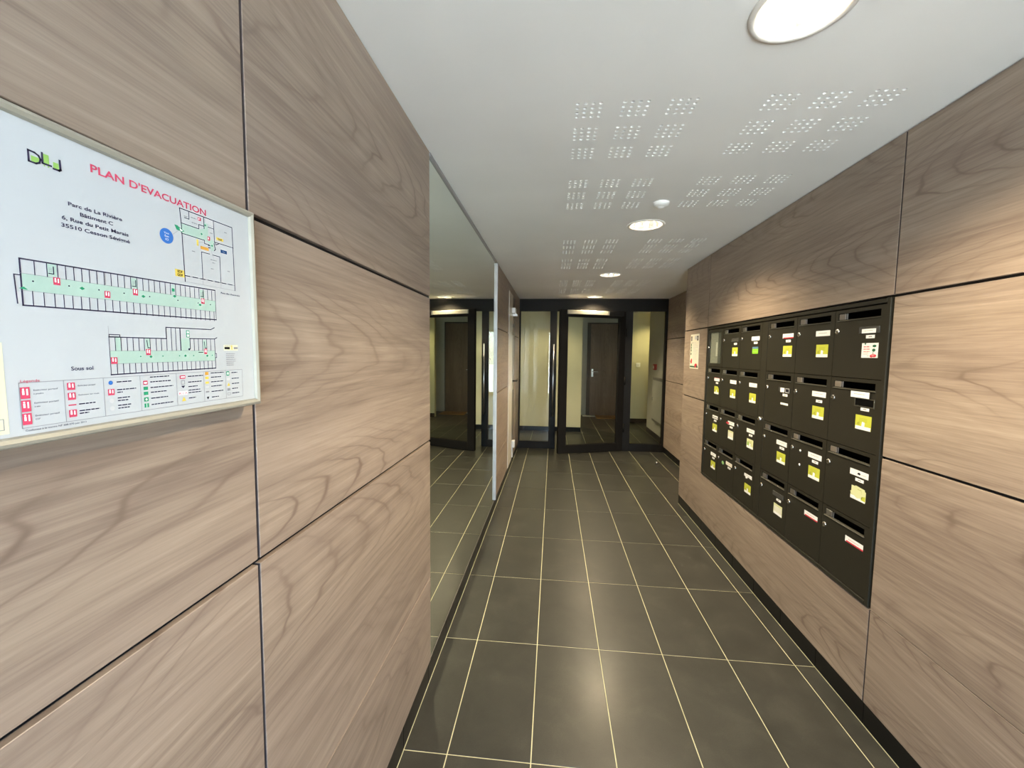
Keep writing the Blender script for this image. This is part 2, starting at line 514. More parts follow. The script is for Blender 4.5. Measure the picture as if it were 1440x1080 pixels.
panel(wall_right, -1, XR, 2.155 + g, YE, Z1 + 0.003, Z2 - 0.005)
panel(wall_right, -1, XR, 0.309 + g, YE, 0.087, Z1 - 0.0015)
rows(wall_right, -1, XREC, YE + 0.002, YP - 0.002)
box('wood_panel', (XR + 0.012, YE - 0.001, 0.087), (XREC, YE + 0.006, ZC - 0.004), WOOD, wall_right)

# skirting tiles
def skirting(name, x, side, y0, y1, label, step=0.3):
    bmm = bmesh.new()
    lo, hi = ((x - 0.0125, y0, 0.0), (x - 0.0035, y1, 0.084)) if side > 0 else ((x + 0.0035, y0, 0.0), (x + 0.0125, y1, 0.084))
    bm_box(bmm, lo, hi)
    base = add(name, to_mesh(bmm, name, SKGAP)); tag(base, label, kind='structure')
    k = math.floor(y0 / step) * step
    while k < y1:
        a, b = max(k, y0) + 0.0012, min(k + step, y1) - 0.0012
        if b - a > 0.01:
            lo, hi = ((x - 0.0033, a, 0.001), (x, b, 0.086)) if side > 0 else ((x, a, 0.001), (x + 0.0033, b, 0.086))
            box('skirting_tile', lo, hi, SKIRT, base, 0.0006)
        k += step
skirting('baseboard_left', XL, 1, Y0, YP, 'black tile skirting along the left wall')
skirting('baseboard_right', XR, -1, Y0, YE, 'black tile skirting under the mailbox wall')
skirting('baseboard_recess', XREC, -1, YE + 0.004, YP, 'black tile skirting in the recess before the glazed door')

# ------------------------------------------------------------------ the hall behind the glazed partition
HZ = 2.30
bm = bmesh.new(); bm_box(bm, (-0.9, YP + 0.11, HZ), (3.4, 8.7, HZ + 0.1))
tag(add('ceiling_hall', to_mesh(bm, 'ceiling_hall', CEIL)), 'white ceiling of the hall behind the glass', kind='structure')
def hall_wall(name, lo, hi, m_, label, sk=None):
    b = bmesh.new(); bm_box(b, lo, hi)
    w = tag(add(name, to_mesh(b, name, m_)), label, kind='structure')
    if sk: box('skirting', *sk, SKIRT, w, 0.0006)
    return w
hall_wall('wall_back_left', (-0.9, 6.33, 0), (1.175, 6.45, HZ), CREAM, 'cream wall facing the left glass pane', ((-0.9, 6.322, 0), (1.178, 6.33, 0.084)))
hall_wall('wall_back_return', (1.055, 6.45, 0), (1.175, 8.6, HZ), CREAM, 'cream return wall beside the brown door')
hall_wall('wall_back', (1.175, 8.5, 0), (3.4, 8.62, HZ), PALE, 'end wall that holds the brown wooden door')
hall_wall('wall_back_right', (2.22, 7.6, 0), (3.4, 7.72, HZ), CREAM, 'cream wall with light switch beyond the right pane', ((2.22, 7.592, 0), (3.4, 7.6, 0.084)))
hall_wall('wall_hall_side', (-0.9, YP + 0.06, 0), (-0.8, 6.4, HZ), CREAM, 'far left side wall of the hall')
hall_wall('wall_hall_right', (2.43, YP + 0.06, 0), (2.55, 6.64, HZ), PALE, 'pale wall with red call point behind the right pane', ((2.422, YP + 0.07, 0), (2.43, 6.642, 0.084)))
hall_wall('wall_hall_end', (3.3, YP, 0), (3.4, 8.6, HZ), CREAM, 'right end wall of the hall')
hall_wall('wall_hall_front', (-0.9, YP + 0.06, 0), (0.10, YP + 0.14, HZ), CREAM, 'hall side of the wall left of the partition')
hall_wall('wall_hall_front_right', (2.40, YP + 0.06, 0), (3.4, YP + 0.14, HZ), CREAM, 'hall side of the wall right of the partition')

# brown flat door at the end
d = tag(empty('door_2', (1.85, 8.5, 0)), 'brown wooden flat door behind the glazed door', kind='structure')
bs = (1.85, 8.5, 0)
box('door_leaf', (1.515, 8.462, 0.008), (2.20, 8.50, 2.13), DOORWOOD, d, 0.001, bs)
FR = mat('dark_door_frame', (0.045, 0.037, 0.03), 0.5)
box('door_frame', (1.435, 8.45, 0), (1.513, 8.50, 2.16), FR, d, 0.002, bs)
box('door_frame', (2.202, 8.45, 0), (2.219, 8.50, 2.16), FR, d, 0.002, bs)
box('door_frame', (1.515, 8.45, 2.133), (2.20, 8.50, 2.16), FR, d, 0.002, bs)
bm = bmesh.new(); bm_box(bm, (-0.022, -0.008, -0.09), (0.022, 0, 0.09), 0, 0.002)
tube(bm, (0, -0.008, 0.03), (0, -0.05, 0.03), 0.008); tube(bm, (-0.005, -0.05, 0.03), (0.12, -0.05, 0.03), 0.008)
add('door_handle', to_mesh(bm, 'door_handle', STEEL), d, (1.565 - 1.85, -0.038, 1.0))
bm = bmesh.new(); bm_box(bm, (-0.30, -0.22, 0.0), (0.30, 0.22, 0.016), 0, 0.004)
o = add('doormat', to_mesh(bm, 'doormat', mat('coir', (0.36, 0.19, 0.07), 0.95)), None, (1.94, 8.20, 0.0))
tag(o, 'tan coir doormat in front of the brown door', 'doormat')
bm = bmesh.new(); bm_box(bm, (-0.15, -0.07, 0), (0.15, 0.07, 0.012), 0, 0.003)
o = add('leaflet_pile', to_mesh(bm, 'leaflet_pile', PAPER), None, (1.50, 8.33, 0)); tag(o, 'small white leaflets on the floor by the brown door', 'leaflets')
# switch, call point and grey cabinet of the hall
o = empty('light_switch', (2.428, 7.6, 1.18)); tag(o, 'white light switch on the cream wall beyond the right pane', 'switch')
box('switch_plate', (2.385, 7.588, 1.175), (2.471, 7.6, 1.261), mat('bright_white_plastic', (0.92, 0.92, 0.90), 0.3), o, 0.003, (2.428, 7.6, 1.18))
box('rocker', (2.405, 7.582, 1.193), (2.451, 7.59, 1.243), WHITE, o, 0.002, (2.428, 7.6, 1.18))
RED = mat('red_plastic', (0.45, 0.02, 0.02), 0.4)
cb = (2.43, 6.05, 1.17)
o = tag(empty('call_point', cb), 'red fire alarm call point on the pale hall wall', 'call point')
box('housing', (2.385, 6.005, 1.175), (2.43, 6.105, 1.275), RED, o, 0.004, cb)
box('break_panel', (2.382, 6.028, 1.196), (2.386, 6.082, 1.246), WHITE, o, 0.001, cb)
cb = (2.43, 5.63, 0.31)
CABM = mat('grey_cabinet_paint', (0.22, 0.22, 0.20), 0.45)
o = tag(empty('wall_cabinet', cb), 'low grey metal cabinet hung on the pale hall wall', 'cabinet')
box('cabinet_body', (2.36, 5.29, 0.31), (2.43, 5.97, 1.05), CABM, o, 0.004, cb)
box('cabinet_door', (2.352, 5.32, 0.35), (2.361, 5.94, 1.01), PALE, o, 0.002, cb)
box('latch', (2.343, 5.90, 0.66), (2.353, 5.92, 0.72), STEEL, o, 0.002, cb)

# hall lamps (behind the header, out of the camera's sight, as the lit walls show)
def downlight(name, loc, label, power, group=None, col=LAMP_COL):
    t = tag(empty(name, loc), label, 'ceiling light', group)
    b = bmesh.new()
    lathe(b, [(0.097, 0.002), (0.0965, -0.003), (0.104, -0.0060), (0.112, -0.004), (0.1135, 0.0), (0.104, 0.0)], 48)
    add('trim_ring', to_mesh(b, 'trim_ring', mat('lamp_ring', (0.70, 0.67, 0.63), 0.4)), t)
    b = bmesh.new()
    prof = [(0.100, -0.001), (0.098, 0.02), (0.090, 0.05), (0.075, 0.08), (0.052, 0.105)]
    seg = 36; rg = []
    for r_, h_ in prof:
        rg.append([b.verts.new(((r_ * (1 if i % 2 else 0.965)) * math.cos(2*math.pi*i/seg), (r_ * (1 if i % 2 else 0.965)) * math.sin(2*math.pi*i/seg), h_)) for i in range(seg)])
    for p_, q_ in zip(rg[:-1], rg[1:]):
        for i in range(seg): b.faces.new((p_[i], q_[i], q_[(i+1)%seg], p_[(i+1)%seg]))
    b.faces.new(rg[-1])
    add('reflector', to_mesh(b, 'reflector', mat('lamp_reflector', (0.92, 0.91, 0.88), 0.22, 0.85)), t)
    b = bmesh.new()
    for s in (-1, 1):
        tube(b, (s * 0.022, -0.045, 0.066), (s * 0.022, 0.045, 0.066), 0.013, 12)
    tube(b, (-0.022, 0.045, 0.066), (0.022, 0.045, 0.066), 0.013, 12)
    add('lamp_tube', to_mesh(b, 'lamp_tube', mat('lamp_glow', (1, 1, 1), 0.5, emit=(1.0, 0.86, 0.62), estr=12)), t)
    L = bpy.data.lights.new('lamp_light', 'SPOT'); L.energy = power; L.color = col
    L.spot_size = math.radians(136); L.spot_blend = 0.8; L.shadow_soft_size = 0.045
    lo = bpy.data.objects.new('lamp_light', L); COL.objects.link(lo); lo.parent = t; lo.location = (0, 0, 0.010)
    return t
where = ['round recessed downlight nearest the viewer, cut by the top of the picture',
         'round recessed downlight just beyond the smoke detector',
         'third round recessed downlight, between the detector and the glazed door',
         'round recessed downlight right above the glazed door']
for y, lab in zip(LAMPS_Y, where):
    downlight('downlight', (LAMP_X, y, ZC), lab, LAMP_W, 'corridor downlights')
downlight('hall_downlight', (0.62, 5.55, HZ - 0.001), 'hall downlight over the floor behind the left pane', 190, 'hall downlights', (1.0, 0.86, 0.52))
downlight('hall_downlight', (2.75, 7.05, HZ - 0.001), 'hall downlight in front of the switch wall', 210, 'hall downlights', (1.0, 0.84, 0.42))

# smoke detector
o = tag(empty('smoke_detector', (1.207, 0.985, ZC)), 'small white smoke detector disc on the ceiling', 'smoke detector')
bm = bmesh.new(); lathe(bm, [(0.0, -0.022), (0.022, -0.022), (0.036, -0.016), (0.042, -0.008), (0.043, 0.0)], 36, flip=True)
add('detector_body', to_mesh(bm, 'detector_body', WHITE), o)
bm = bmesh.new(); lathe(bm, [(0.0, -0.030), (0.012, -0.029), (0.020, -0.022)], 24, flip=True)
add('sensor_cap', to_mesh(bm, 'sensor_cap', WHITE), o)

# ------------------------------------------------------------------ glazed partition
pb = (1.2, YP, 0)
P = tag(empty('glazed_partition', pb), 'dark bronze glazed partition across the end of the corridor', kind='structure')
D0, D1 = YP, YP + 0.06
def pbox(n, x0, x1, z0, z1, y0=D0, y1=D1, m_=ALU_DARK, bev=0.0015): return box(n, (x0, y0, z0), (x1, y1, z1), m_, P, bev, pb)
pbox('header', XL, XREC, 2.062, ZC)
pbox('jamb', XL, 0.160, 0, 2.062)
pbox('mullion', 0.598, 0.700, 0, 2.062)
pbox('mullion', 1.690, 1.798, 0, 2.062)
pbox('jamb', 2.258, XREC, 0, 2.062)
pbox('bottom_rail', 0.160, 0.598, 0, 0.106)
pbox('bottom_rail', 1.798, 2.258, 0, 0.116)
pbox('glass_pane', 0.160, 0.598, 0.106, 2.062, YP + 0.026, YP + 0.034, GLASS, 0)
pbox('glass_pane', 1.798, 2.258, 0.116, 2.062, YP + 0.026, YP + 0.034, GLASS, 0)
bm = bmesh.new()
tube(bm, (0, -0.045, 0.50), (0, -0.045, 1.575), 0.011, 14)
for z_ in (0.55, 1.53): tube(bm, (0, -0.045, z_), (0, 0.0, z_), 0.007, 10)
add('pull_handle', to_mesh(bm, 'pull_handle', STEEL), P, (0.655 - pb[0], 0, 0))

# the leaf, ajar towards the viewer: local x runs from the hinge to the free edge
ANG = math.radians(180 + 20.6)
LW = 1.02
D = tag(empty('door_1', (1.688, YP + 0.022, 0), (0, 0, ANG)), 'glazed aluminium door standing ajar in the dark partition', kind='structure')
def lbox(n, x0, x1, z0, z1, y0=-0.025, y1=0.025, m_=ALU_DARK, bev=0.0015): return box(n, (x0, y0, z0), (x1, y1, z1), m_, D, bev)
lbox('door_stile', 0.0, 0.10, 0.008, 2.056)
lbox('door_stile', LW - 0.115, LW, 0.008, 2.056)
lbox('door_rail', 0.10, LW - 0.115, 1.962, 2.056)
lbox('door_rail', 0.10, LW - 0.115, 0.008, 0.122)
lbox('glass_pane', 0.10, LW - 0.115, 0.122, 1.962, -0.004, 0.004, GLASS, 0)
for a in ((0.10, 0.108, 0.122, 1.962), (LW - 0.123, LW - 0.115, 0.122, 1.962), (0.108, LW - 0.123, 0.122, 0.130), (0.108, LW - 0.123, 1.954, 1.962)):
    lbox('glazing_bead', *a, -0.016, 0.016)
# local +y of the leaf faces the corridor after the half turn
cl = lbox('door_closer', 0.06, 0.30, 1.985, 2.045, 0.025, 0.075, BLACK, 0.004)
lbox('closer_rail', 0.30, 0.92, 1.992, 2.046, 0.025, 0.050, mat('closer_alu_lamplit', (0.50, 0.47, 0.38), 0.42, 0.3), 0.002)  # pale warm tone carries the lamp's reflection along the top rail
for z_ in (0.35, 1.05, 1.75):
    b2 = bmesh.new(); tube(b2, (0, 0, -0.06), (0, 0, 0.06), 0.013, 12)
    add('hinge', to_mesh(b2, 'hinge', ALU_DARK), D, (-0.008, 0.03, z_))

# floor door stop
o = tag(empty('door_stop', (2.035, 4.195, 0)), 'small round metal door stop fixed to the floor tiles', 'door stop')
bm = bmesh.new(); lathe(bm, [(0.0, 0.034), (0.010, 0.032), (0.0165, 0.026), (0.019, 0.017), (0.0175, 0.007)], 24, flip=True)
add('stop_dome', to_mesh(bm, 'stop_dome', CHROME, False), o)
bm = bmesh.new(); lathe(bm, [(0.0, 0.008), (0.020, 0.008), (0.021, 0.0)], 24, flip=True)
add('base_ring', to_mesh(bm, 'base_ring', BLACK), o)

# service door in the left wall, just before the partition
sb = (XL, 3.78, 0)
d3 = tag(empty('door_3', sb), 'narrow cream service door in the left wall near the partition', kind='structure')
CREAMP = mat('cream_paint', (0.62, 0.57, 0.50), 0.28)
TAUPE = mat('taupe_paint', (0.16, 0.135, 0.115), 0.35)
box('door_frame', (XL - 0.013, 3.395, 0.087), (XL + 0.006, 3.80, ZC - 0.1), CREAMP, d3, 0.002, sb)
box('door_leaf', (XL - 0.013, 3.802, 0.087), (XL - 0.003, 4.155, ZC - 0.1), TAUPE, d3, 0.002, sb)
box('transom_panel', (XL - 0.013, 3.395, ZC - 0.097), (XL, 4.158, ZC - 0.004), WOOD, d3, 0.001, sb)
bm = bmesh.new(); tube(bm, (0, 0, 0), (0.05, 0, 0), 0.009); tube(bm, (0.05, -0.006, 0), (0.05, 0.11, 0.0), 0.009)
add('lever_handle', to_mesh(bm, 'lever_handle', BLACK), d3, (XL - 0.003 - sb[0], 3.95 - sb[1], 1.08))
BRASS = mat('brass', (0.55, 0.42, 0.22), 0.35, 1.0)
box('lock_plate', (XL - 0.003, 3.93, 0.97), (XL + 0.004, 3.97, 1.055), BRASS, d3, 0.001, sb)
for z_ in (1.66, 1.80): box('hinge', (XL - 0.003, 3.86, z_), (XL + 0.012, 3.89, z_ + 0.09), mat('bronze', (0.20, 0.15, 0.10), 0.4, 0.8), d3, 0.003, sb)
box('door_magnet', (XL - 0.003, 3.72, 1.925), (XL + 0.045, 3.88, 1.985), WHITE, d3, 0.003, sb)
box('magnet_arm', (XL - 0.003, 3.90, 1.90), (XL + 0.055, 3.95, 1.925), STEEL, d3, 0.003, sb)
b_ = (XL, 3.93, 0.22)
o = tag(empty('cable_box', b_), 'small white cable box low on the left wall by the partition', 'cable box')
box('box_body', (XL - 0.003, 3.90, 0.22), (XL + 0.035, 3.97, 0.31), WHITE, o, 0.004, b_)
box('cable_cover', (XL - 0.003, 3.915, 0.09), (XL + 0.010, 3.945, 0.22), WHITE, o, 0.002, b_)

# ------------------------------------------------------------------ wall mirror
mb = (XL, (MIR0 + MIR1) / 2, 0.1)
o = tag(empty('wall_mirror', mb), 'tall frameless wall mirror in aluminium trim on the left wall', 'mirror')
box('mirror_glass', (XL - 0.012, MIR0, 0.090), (XL - 0.004, MIR1, 2.222), MIRROR, o, 0, mb)
box('top_trim', (XL - 0.012, MIR0, 2.222), (XL + 0.003, MIR1 + 0.015, 2.238), ALU, o, 0.001, mb)
box('side_trim', (XL - 0.012, MIR1, 0.087), (XL + 0.012, MIR1 + 0.015, 2.222), ALU, o, 0.001, mb)

# ------------------------------------------------------------------ evacuation plan on the left wall
TILT = math.radians(0.5)
EVY, EVZ = -0.9309, 1.4988           # middle of the A3 sheet
E_ = tag(empty('evacuation_plan', (XL, EVY, EVZ), (TILT, 0, 0)), 'framed white evacuation plan hanging on the left wall', 'framed plan')
hw, hh = 0.2045, 0.1446
fw = 0.0098
bm = bmesh.new()
# moulding: mitred frame with a rounded profile
prof = [(0.0, 0.0), (0.0, 0.026), (0.002, 0.0300), (0.005, 0.0312), (0.0086, 0.0292), (0.0100, 0.0252)]  # (inset from outer edge, height)
ring = []
for ins, ht in prof:
    a, b = hw + fw - ins, hh + fw - ins
    ring.append([bm.verts.new(p) for p in ((ht, -a, -b), (ht, a, -b), (ht, a, b), (ht, -a, b))])
for p_, q_ in zip(ring[:-1], ring[1:]):
    for i in range(4): bm.faces.new((p_[i], p_[(i+1)%4], q_[(i+1)%4], q_[i]))
add('frame', to_mesh(bm, 'frame', FRAME_BEIGE), E_)
SHEET = mat('glossy_print_sheet', (0.50, 0.53, 0.56), 0.12, spec=0.5)
box('sheet', (0.016, -hw - 0.001, -hh - 0.001), (0.0249, hw + 0.001, hh + 0.001), SHEET, E_)
NAVY = ink('navy', (0.035, 0.03, 0.075)); GRN = ink('mint', (0.38, 0.53, 0.47)); PINK = ink('crimson', (0.62, 0.06, 0.13))
DGRN = ink('green', (0.03, 0.33, 0.17)); YEL = ink('yellow', (0.72, 0.55, 0.10)); BLU = ink('blue', (0.03, 0.15, 0.50))
DBLU = ink('dark_blue', (0.01, 0.07, 0.22)); ORA = ink('orange', (0.68, 0.35, 0.06)); LIME = ink('leaf_green', (0.28, 0.50, 0.12))
GREY = ink('grey', (0.30, 0.30, 0.33)); LGREY = ink('light_grey', (0.52, 0.53, 0.55)); WH = ink('white', (0.85, 0.86, 0.87))
PYEL = ink('pale_yellow', (0.74, 0.74, 0.50)); BLK = ink('black', (0.012, 0.012, 0.02))
rnd = random.Random(4)
def sheet_part(name, k):
    k.p = [([(u - 210, v - 148.5) for u, v in pts], m_, lay) for pts, m_, lay in k.p]
    add(name, k.mesh(name, 1, 0.000974), E_, (0.0250, 0, 0))
# title, logo, address
k = Ink()
k.text("PLAN D'EVACUATION", 186, 272.5, 8.6, PINK, bold=0.018, width=150)
k.text('Parc de La Rivière', 190, 229.6, 4.0, NAVY, align='CENTER', bold=0.018, width=54)
k.text('Bâtiment C', 190, 221.8, 4.0, NAVY, align='CENTER', bold=0.018, width=33)
k.text('6, Rue du Petit Marais', 190, 214, 4.0, NAVY, align='CENTER', bold=0.018, width=67)
k.text('35510 Cesson Sévigné', 190, 206.4, 4.0, NAVY, align='CENTER', bold=0.018, width=69)
k.text('Sous sol', 154.5, 60, 4.2, NAVY, bold=0.012, width=21)
k.text('Rez-de-chaussée', 357, 166, 2.4, NAVY, bold=0.012, width=38)
k.text('Légende', 112, 50.6, 2.6, PINK, width=15)
k.text('Conforme à la norme NF S08-070 juin 2013', 113, 3.6, 1.9, NAVY, width=52)
sheet_part('lettering', k)
k = Ink()
k.poly([(135, 260.8), (140, 260.8), (142, 263), (142, 266.5), (135, 266.5)], LIME, 1)
k.path([(133, 260.4), (133, 270.6), (138, 270.2), (141, 268.6), (142.4, 265.6), (141.4, 262), (138.6, 260.4), (133, 260.4)], 1.3, NAVY, 2)
k.rect(145, 263, 149.5, 272.5, LIME, 1); k.path([(144, 272.5), (144, 263), (150.8, 263)], 1.4, NAVY, 2)
k.rect(144.8, 260.6, 146, 262.0, LIME, 1); k.rect(148, 260.6, 149.4, 262, LIME, 1)
k.rect(152.8, 262, 157.5, 268, LIME, 1); k.path([(158.6, 271.4), (158.9, 262.6), (157.5, 261.4), (153, 261.4)], 1.5, NAVY, 2)
sheet_part('logo', k)
# ground floor plan
k = Ink()
k.poly([(294.5, 250.5), (323.5, 250.5), (332.5, 254), (332.5, 263), (339.5, 263), (339.5, 244), (349.5, 240), (348, 226), (343, 226), (339.5, 236), (332.5, 238), (295, 237.5)], GRN, 1)
k.rect(336, 262, 349, 269.5, LGREY, 1)
L = NAVY
k.path([(294, 270), (385, 270), (386, 174)], 0.9, L); k.path([(294, 270), (295.5, 251), (297, 174)], 0.9, L)
k.path([(295, 251), (323.5, 251), (323.5, 257), (332.5, 257)], 0.7, L); k.path([(295, 237.5), (332, 237.5), (332, 233), (340, 233)], 0.7, L)
k.line((332.5, 270), (332.5, 254), 0.8, L); k.path([(349.5, 270), (350, 239)], 0.7, L); k.line((350, 239.5), (386, 239.5), 0.7, L)
k.path([(308, 270), (308, 259.5), (301, 259.5)], 0.7, L); k.line((339.5, 258), (349.5, 258), 0.6, L)
k.path([(326, 182), (326, 220), (340, 220)], 0.7, L); k.path([(346, 220), (358.5, 220), (358.5, 182)], 0.7, L)
for i in range(7): k.line((297 + i * 12.7, 182), (297 + i * 12.7 + 7.5, 182), 0.9, L)
k.line((297, 182), (386, 182), 0.3, L); k.line((297, 174), (386, 174), 0.3, GREY)
k.line((326, 182), (326, 174), 0.3, GREY); k.line((358.5, 182), (358.5, 174), 0.3, GREY)
k.path([(350, 240), (352, 236), (358, 239)], 0.8, L); k.path([(349, 237), (351, 229), (349, 227)], 0.9, L)
for z_ in (232, 229): k.line((338.5, z_), (341.5, z_), 0.9, L)
k.line((343, 226), (347, 215), 0.3, GREY)
for a, b, w in ((311, 262.5, 9), (312, 256, 9), (300, 261, 6), (369, 258, 5), (310, 217, 5), (341, 212, 11), (344, 208, 5), (341, 199, 5), (372, 201, 5), (342, 250, 5)):
    k.dashes(a, b, w, 1.2, GREY, 3, rnd)
k.disc(273, 228, 9.6, BLU, 1, 28); k.line((282, 232.5), (291, 240), 0.3, GREY)
k.text('Vous', 273, 230.6, 2.6, WH, align='CENTER'); k.text('Êtes', 273, 226.6, 2.6, WH, align='CENTER'); k.text('ICI', 273, 222.4, 2.8, WH, align='CENTER')
k.poly([(285, 246), (288, 240), (293, 240), (290, 246)], DGRN, 2); k.poly([(291, 244), (294, 239), (298, 241)], WH, 3)
k.path([(291, 244.5), (294, 239), (298.5, 241), (291, 244.5)], 0.7, DGRN, 4)
for u, v in ((334.5, 259), (327.5, 245), (345, 233)): k.poly([(u, v - 1.6), (u + 1.6, v), (u, v + 1.6), (u - 1.6, v)], DGRN, 3)
k.rect(322.5, 262.5, 327.5, 267, PINK, 3); k.rect(337.6, 239, 342, 244.6, PINK, 3); k.rect(323.6, 263.6, 324.8, 266, WH, 4); k.rect(338.5, 240.5, 339.6, 243.5, WH, 4)
k.rect(353.5, 243.6, 366.5, 247.8, YEL, 3); k.text('GAZ', 360, 244.3, 2.8, BLK, 4, 'CENTER', bold=0.02)
k.rect(360.5, 226.6, 372.5, 231.4, DBLU, 3); k.text('Eau', 366.5, 227.8, 2.4, GREY, 4, 'CENTER')
k.rect(324.5, 223.8, 338.5, 228.2, ORA, 3); k.rect(318.5, 227, 321.5, 235.4, YEL, 3); k.line((321.5, 232), (331, 234.5), 0.3, GREY)
k.rect(282.5, 179, 296.5, 188.4, YEL, 1); k.text('EDF', 289.5, 184.3, 3.2, BLK, 3, 'CENTER', bold=0.02); k.text('GDF', 289.5, 180, 3.2, BLK, 3, 'CENTER', bold=0.02)
sheet_part('ground_floor_drawing', k)
# long parking level
k = Ink()
k.rect(119.5, 137.5, 346.5, 153.5, GRN, 1); k.line((119.5, 153.5), (346.5, 153.5), 0.3, GREY); k.line((119.5, 137.5), (346.5, 137.5), 0.3, GREY)
k.path([(346.5, 169), (119.5, 167), (119.5, 123.5), (346.5, 126)], 1.1, NAVY); k.line((346.5, 169), (346.5, 126), 0.6, NAVY)
k.path([(119.5, 151.5), (114.5, 151.5), (115.5, 125)], 0.8, NAVY); k.rect(115.5, 125, 119, 136, LGREY, 1)
xs = [130.5, 140.5, 149.5] + [156.5 + 7.35 * i for i in range(26)]
for u in xs:
    if u < 345: k.line((u, 167.3), (u, 153.5), 0.6, NAVY)
u = 127.5
while u < 345:
    k.line((u, 124), (u, 137.5), 0.6, NAVY); u += 8.9 if u < 140 else 7.9
k.rect(193.3, 154, 194.8, 167, GREY, 2)
for u in (141, 223.5, 320): k.rect(u, 154.5, u + 7.5, 166.5, GRN, 1); k.path([(u + 5, 164), (u + 5, 157), (u + 1, 157)], 0.7, NAVY); [k.line((u + 1, 158.5 + i), (u + 4, 158.5 + i), 0.25, GREY) for i in range(5)]
k.rect(276, 154, 280, 166.5, GRN, 1); k.poly([(276, 158), (280, 158), (280, 162), (276, 162)], DGRN, 2)
def ext(u, v, w=6.0, h=7.5):
    k.rect(u, v, u + w, v + h, PINK, 3); k.rect(u + w * .18, v + h * .35, u + w * .42, v + h * .72, WH, 4); k.disc(u + w * .30, v + h * .82, w * .12, WH, 4, 8); k.rect(u + w * .62, v + h * .3, u + w * .8, v + h * .85, WH, 4)
for u, v in ((145, 146.5), (192.5, 139.5), (224.5, 146.5), (321, 147)): ext(u, v)
for u in (128.5, 158.5, 187, 214, 245, 284, 316, 337): k.disc(u, 147.2, 0.8, NAVY, 3, 8)
for u, v in ((170.5, 146.5), (237, 146.5), (319, 145), (279.5, 152)): k.poly([(u - 2.6, v), (u, v - 1.8), (u + 2.6, v), (u, v + 1.8)], DGRN, 3)
k.poly([(117, 139), (124, 138.5), (121, 141)], DGRN, 3)
sheet_part('car_park_drawing', k)
# basement
k = Ink()
k.rect(194, 65.5, 341, 80.5, GRN, 1); k.rect(200.5, 80.5, 206.5, 95.5, GRN, 1); k.rect(285, 80.5, 299.5, 97, GRN, 1)
k.line((194, 65.5), (341, 65.5), 0.3, GREY); k.line((194, 80.5), (341, 80.5), 0.3, GREY)
k.path([(194, 53.3), (341.5, 54.5)], 1.1, NAVY); k.line((194, 53.3), (194, 96), 0.5, NAVY); k.line((194, 96), (194, 108), 0.3, GREY)
k.path([(194, 96), (264.5, 96), (264.5, 110.5), (335.5, 111), (342, 114)], 0.9, NAVY); k.path([(299, 97), (341.5, 97.5), (346, 99.5)], 0.9, NAVY); k.line((341.5, 97.5), (341.5, 54.5), 0.7, NAVY)
k.frame(194.3, 96.3, 206, 98.8, 0.7, NAVY); k.frame(341.5, 70, 344, 76, 0.6, NAVY)
u = 201
while u < 340: k.line((u, 53.6), (u, 65.5), 0.6, NAVY); u += 7.05
for u in (200.5, 207, 214, 221, 228, 234.5, 242, 250, 257): k.line((u, 96), (u, 80.5), 0.6, NAVY)
for u in (264.5, 271.5, 278): k.line((u, 110.5), (u, 80.5), 0.6, NAVY)
k.line((284.8, 110.5), (284.8, 81), 1.1, NAVY); k.line((299.5, 97), (299.5, 83), 0.8, NAVY); k.disc(297.5, 82.3, 1.5, NAVY, 3, 10)
for u in (306, 313, 320, 327, 334): k.line((u, 97), (u, 80.5), 0.6, NAVY)
for u in (236, 321): k.rect(u, 82, u + 6.5, 95.5, GRN, 1); k.path([(u + 2, 93), (u + 3, 84), (u + 6, 84)], 0.7, NAVY)
ext(236, 75); ext(322, 75.5, 5); ext(194.5, 65.5, 7)
k.rect(294, 98.5, 299, 108, DGRN, 3); k.rect(295, 99.5, 298, 102.5, WH, 4); k.rect(295, 104, 298, 107, WH, 4); k.line((313, 78), (320, 78), 0.7, BLK)
for u in (229, 258, 282, 304, 336): k.disc(u, 73.5, 0.8, DGRN, 3, 8)
for u, v in ((242, 73), (291, 73.5), (327, 73)): k.poly([(u - 2, v), (u, v - 1.8), (u + 2, v), (u, v + 1.8)], DGRN, 3)
k.rect(358.5, 80.5, 386.5, 89, PYEL, 1); k.rect(359.5, 82.3, 370, 86, BLK, 3); k.rect(378, 82.3, 386, 86, GREY, 3); k.rect(373, 81.5, 375, 88.5, YEL, 3); k.dashes(359.5, 87, 13, 1, GREY, 3, rnd)
for i in range(7): k.dashes(362, 75 - i * 2.9, rnd.uniform(12, 20), 0.9, GREY, 3, rnd)
sheet_part('basement_drawing', k)
# legend
k = Ink()
k.frame(111, 7.2, 393.5, 50.2, 0.5, GREY)
for u in (147, 185, 226.5, 275.5, 319, 359): k.line((u, 7.2), (u, 50.2), 0.5, GREY)
for i, v in enumerate((35, 22.5, 10)):
    ext(111.6, v, 7.2, 11)
k.text('Extincteur portatif', 121.5, 41.8, 1.6, NAVY, width=20); k.text('à poudre', 121.5, 38.4, 1.6, NAVY)
k.text('Extincteur portatif', 121.5, 29.4, 1.6, NAVY, width=20); k.text('à eau', 121.5, 26, 1.6, NAVY)
k.text('Extincteur portatif', 121.5, 17, 1.6, NAVY, width=20); k.text('CO²', 121.5, 13.6, 1.6, NAVY)
for v in (39.8, 29.4, 11.4): ext(149.8, v, 7.2, 7.6)
k.rect(149.8, 23.4, 157, 24.6, PINK, 3)
k.text('Extincteur portatif', 159.5, 43, 1.5, NAVY, width=17); k.text('Extincteur sur roues', 159.5, 33.2, 1.5, NAVY, width=20)
for v, w in ((23.6, 16), (16.4, 20), (13.6, 9)): k.dashes(159.5, v, w, 1.2, NAVY, 3, rnd)
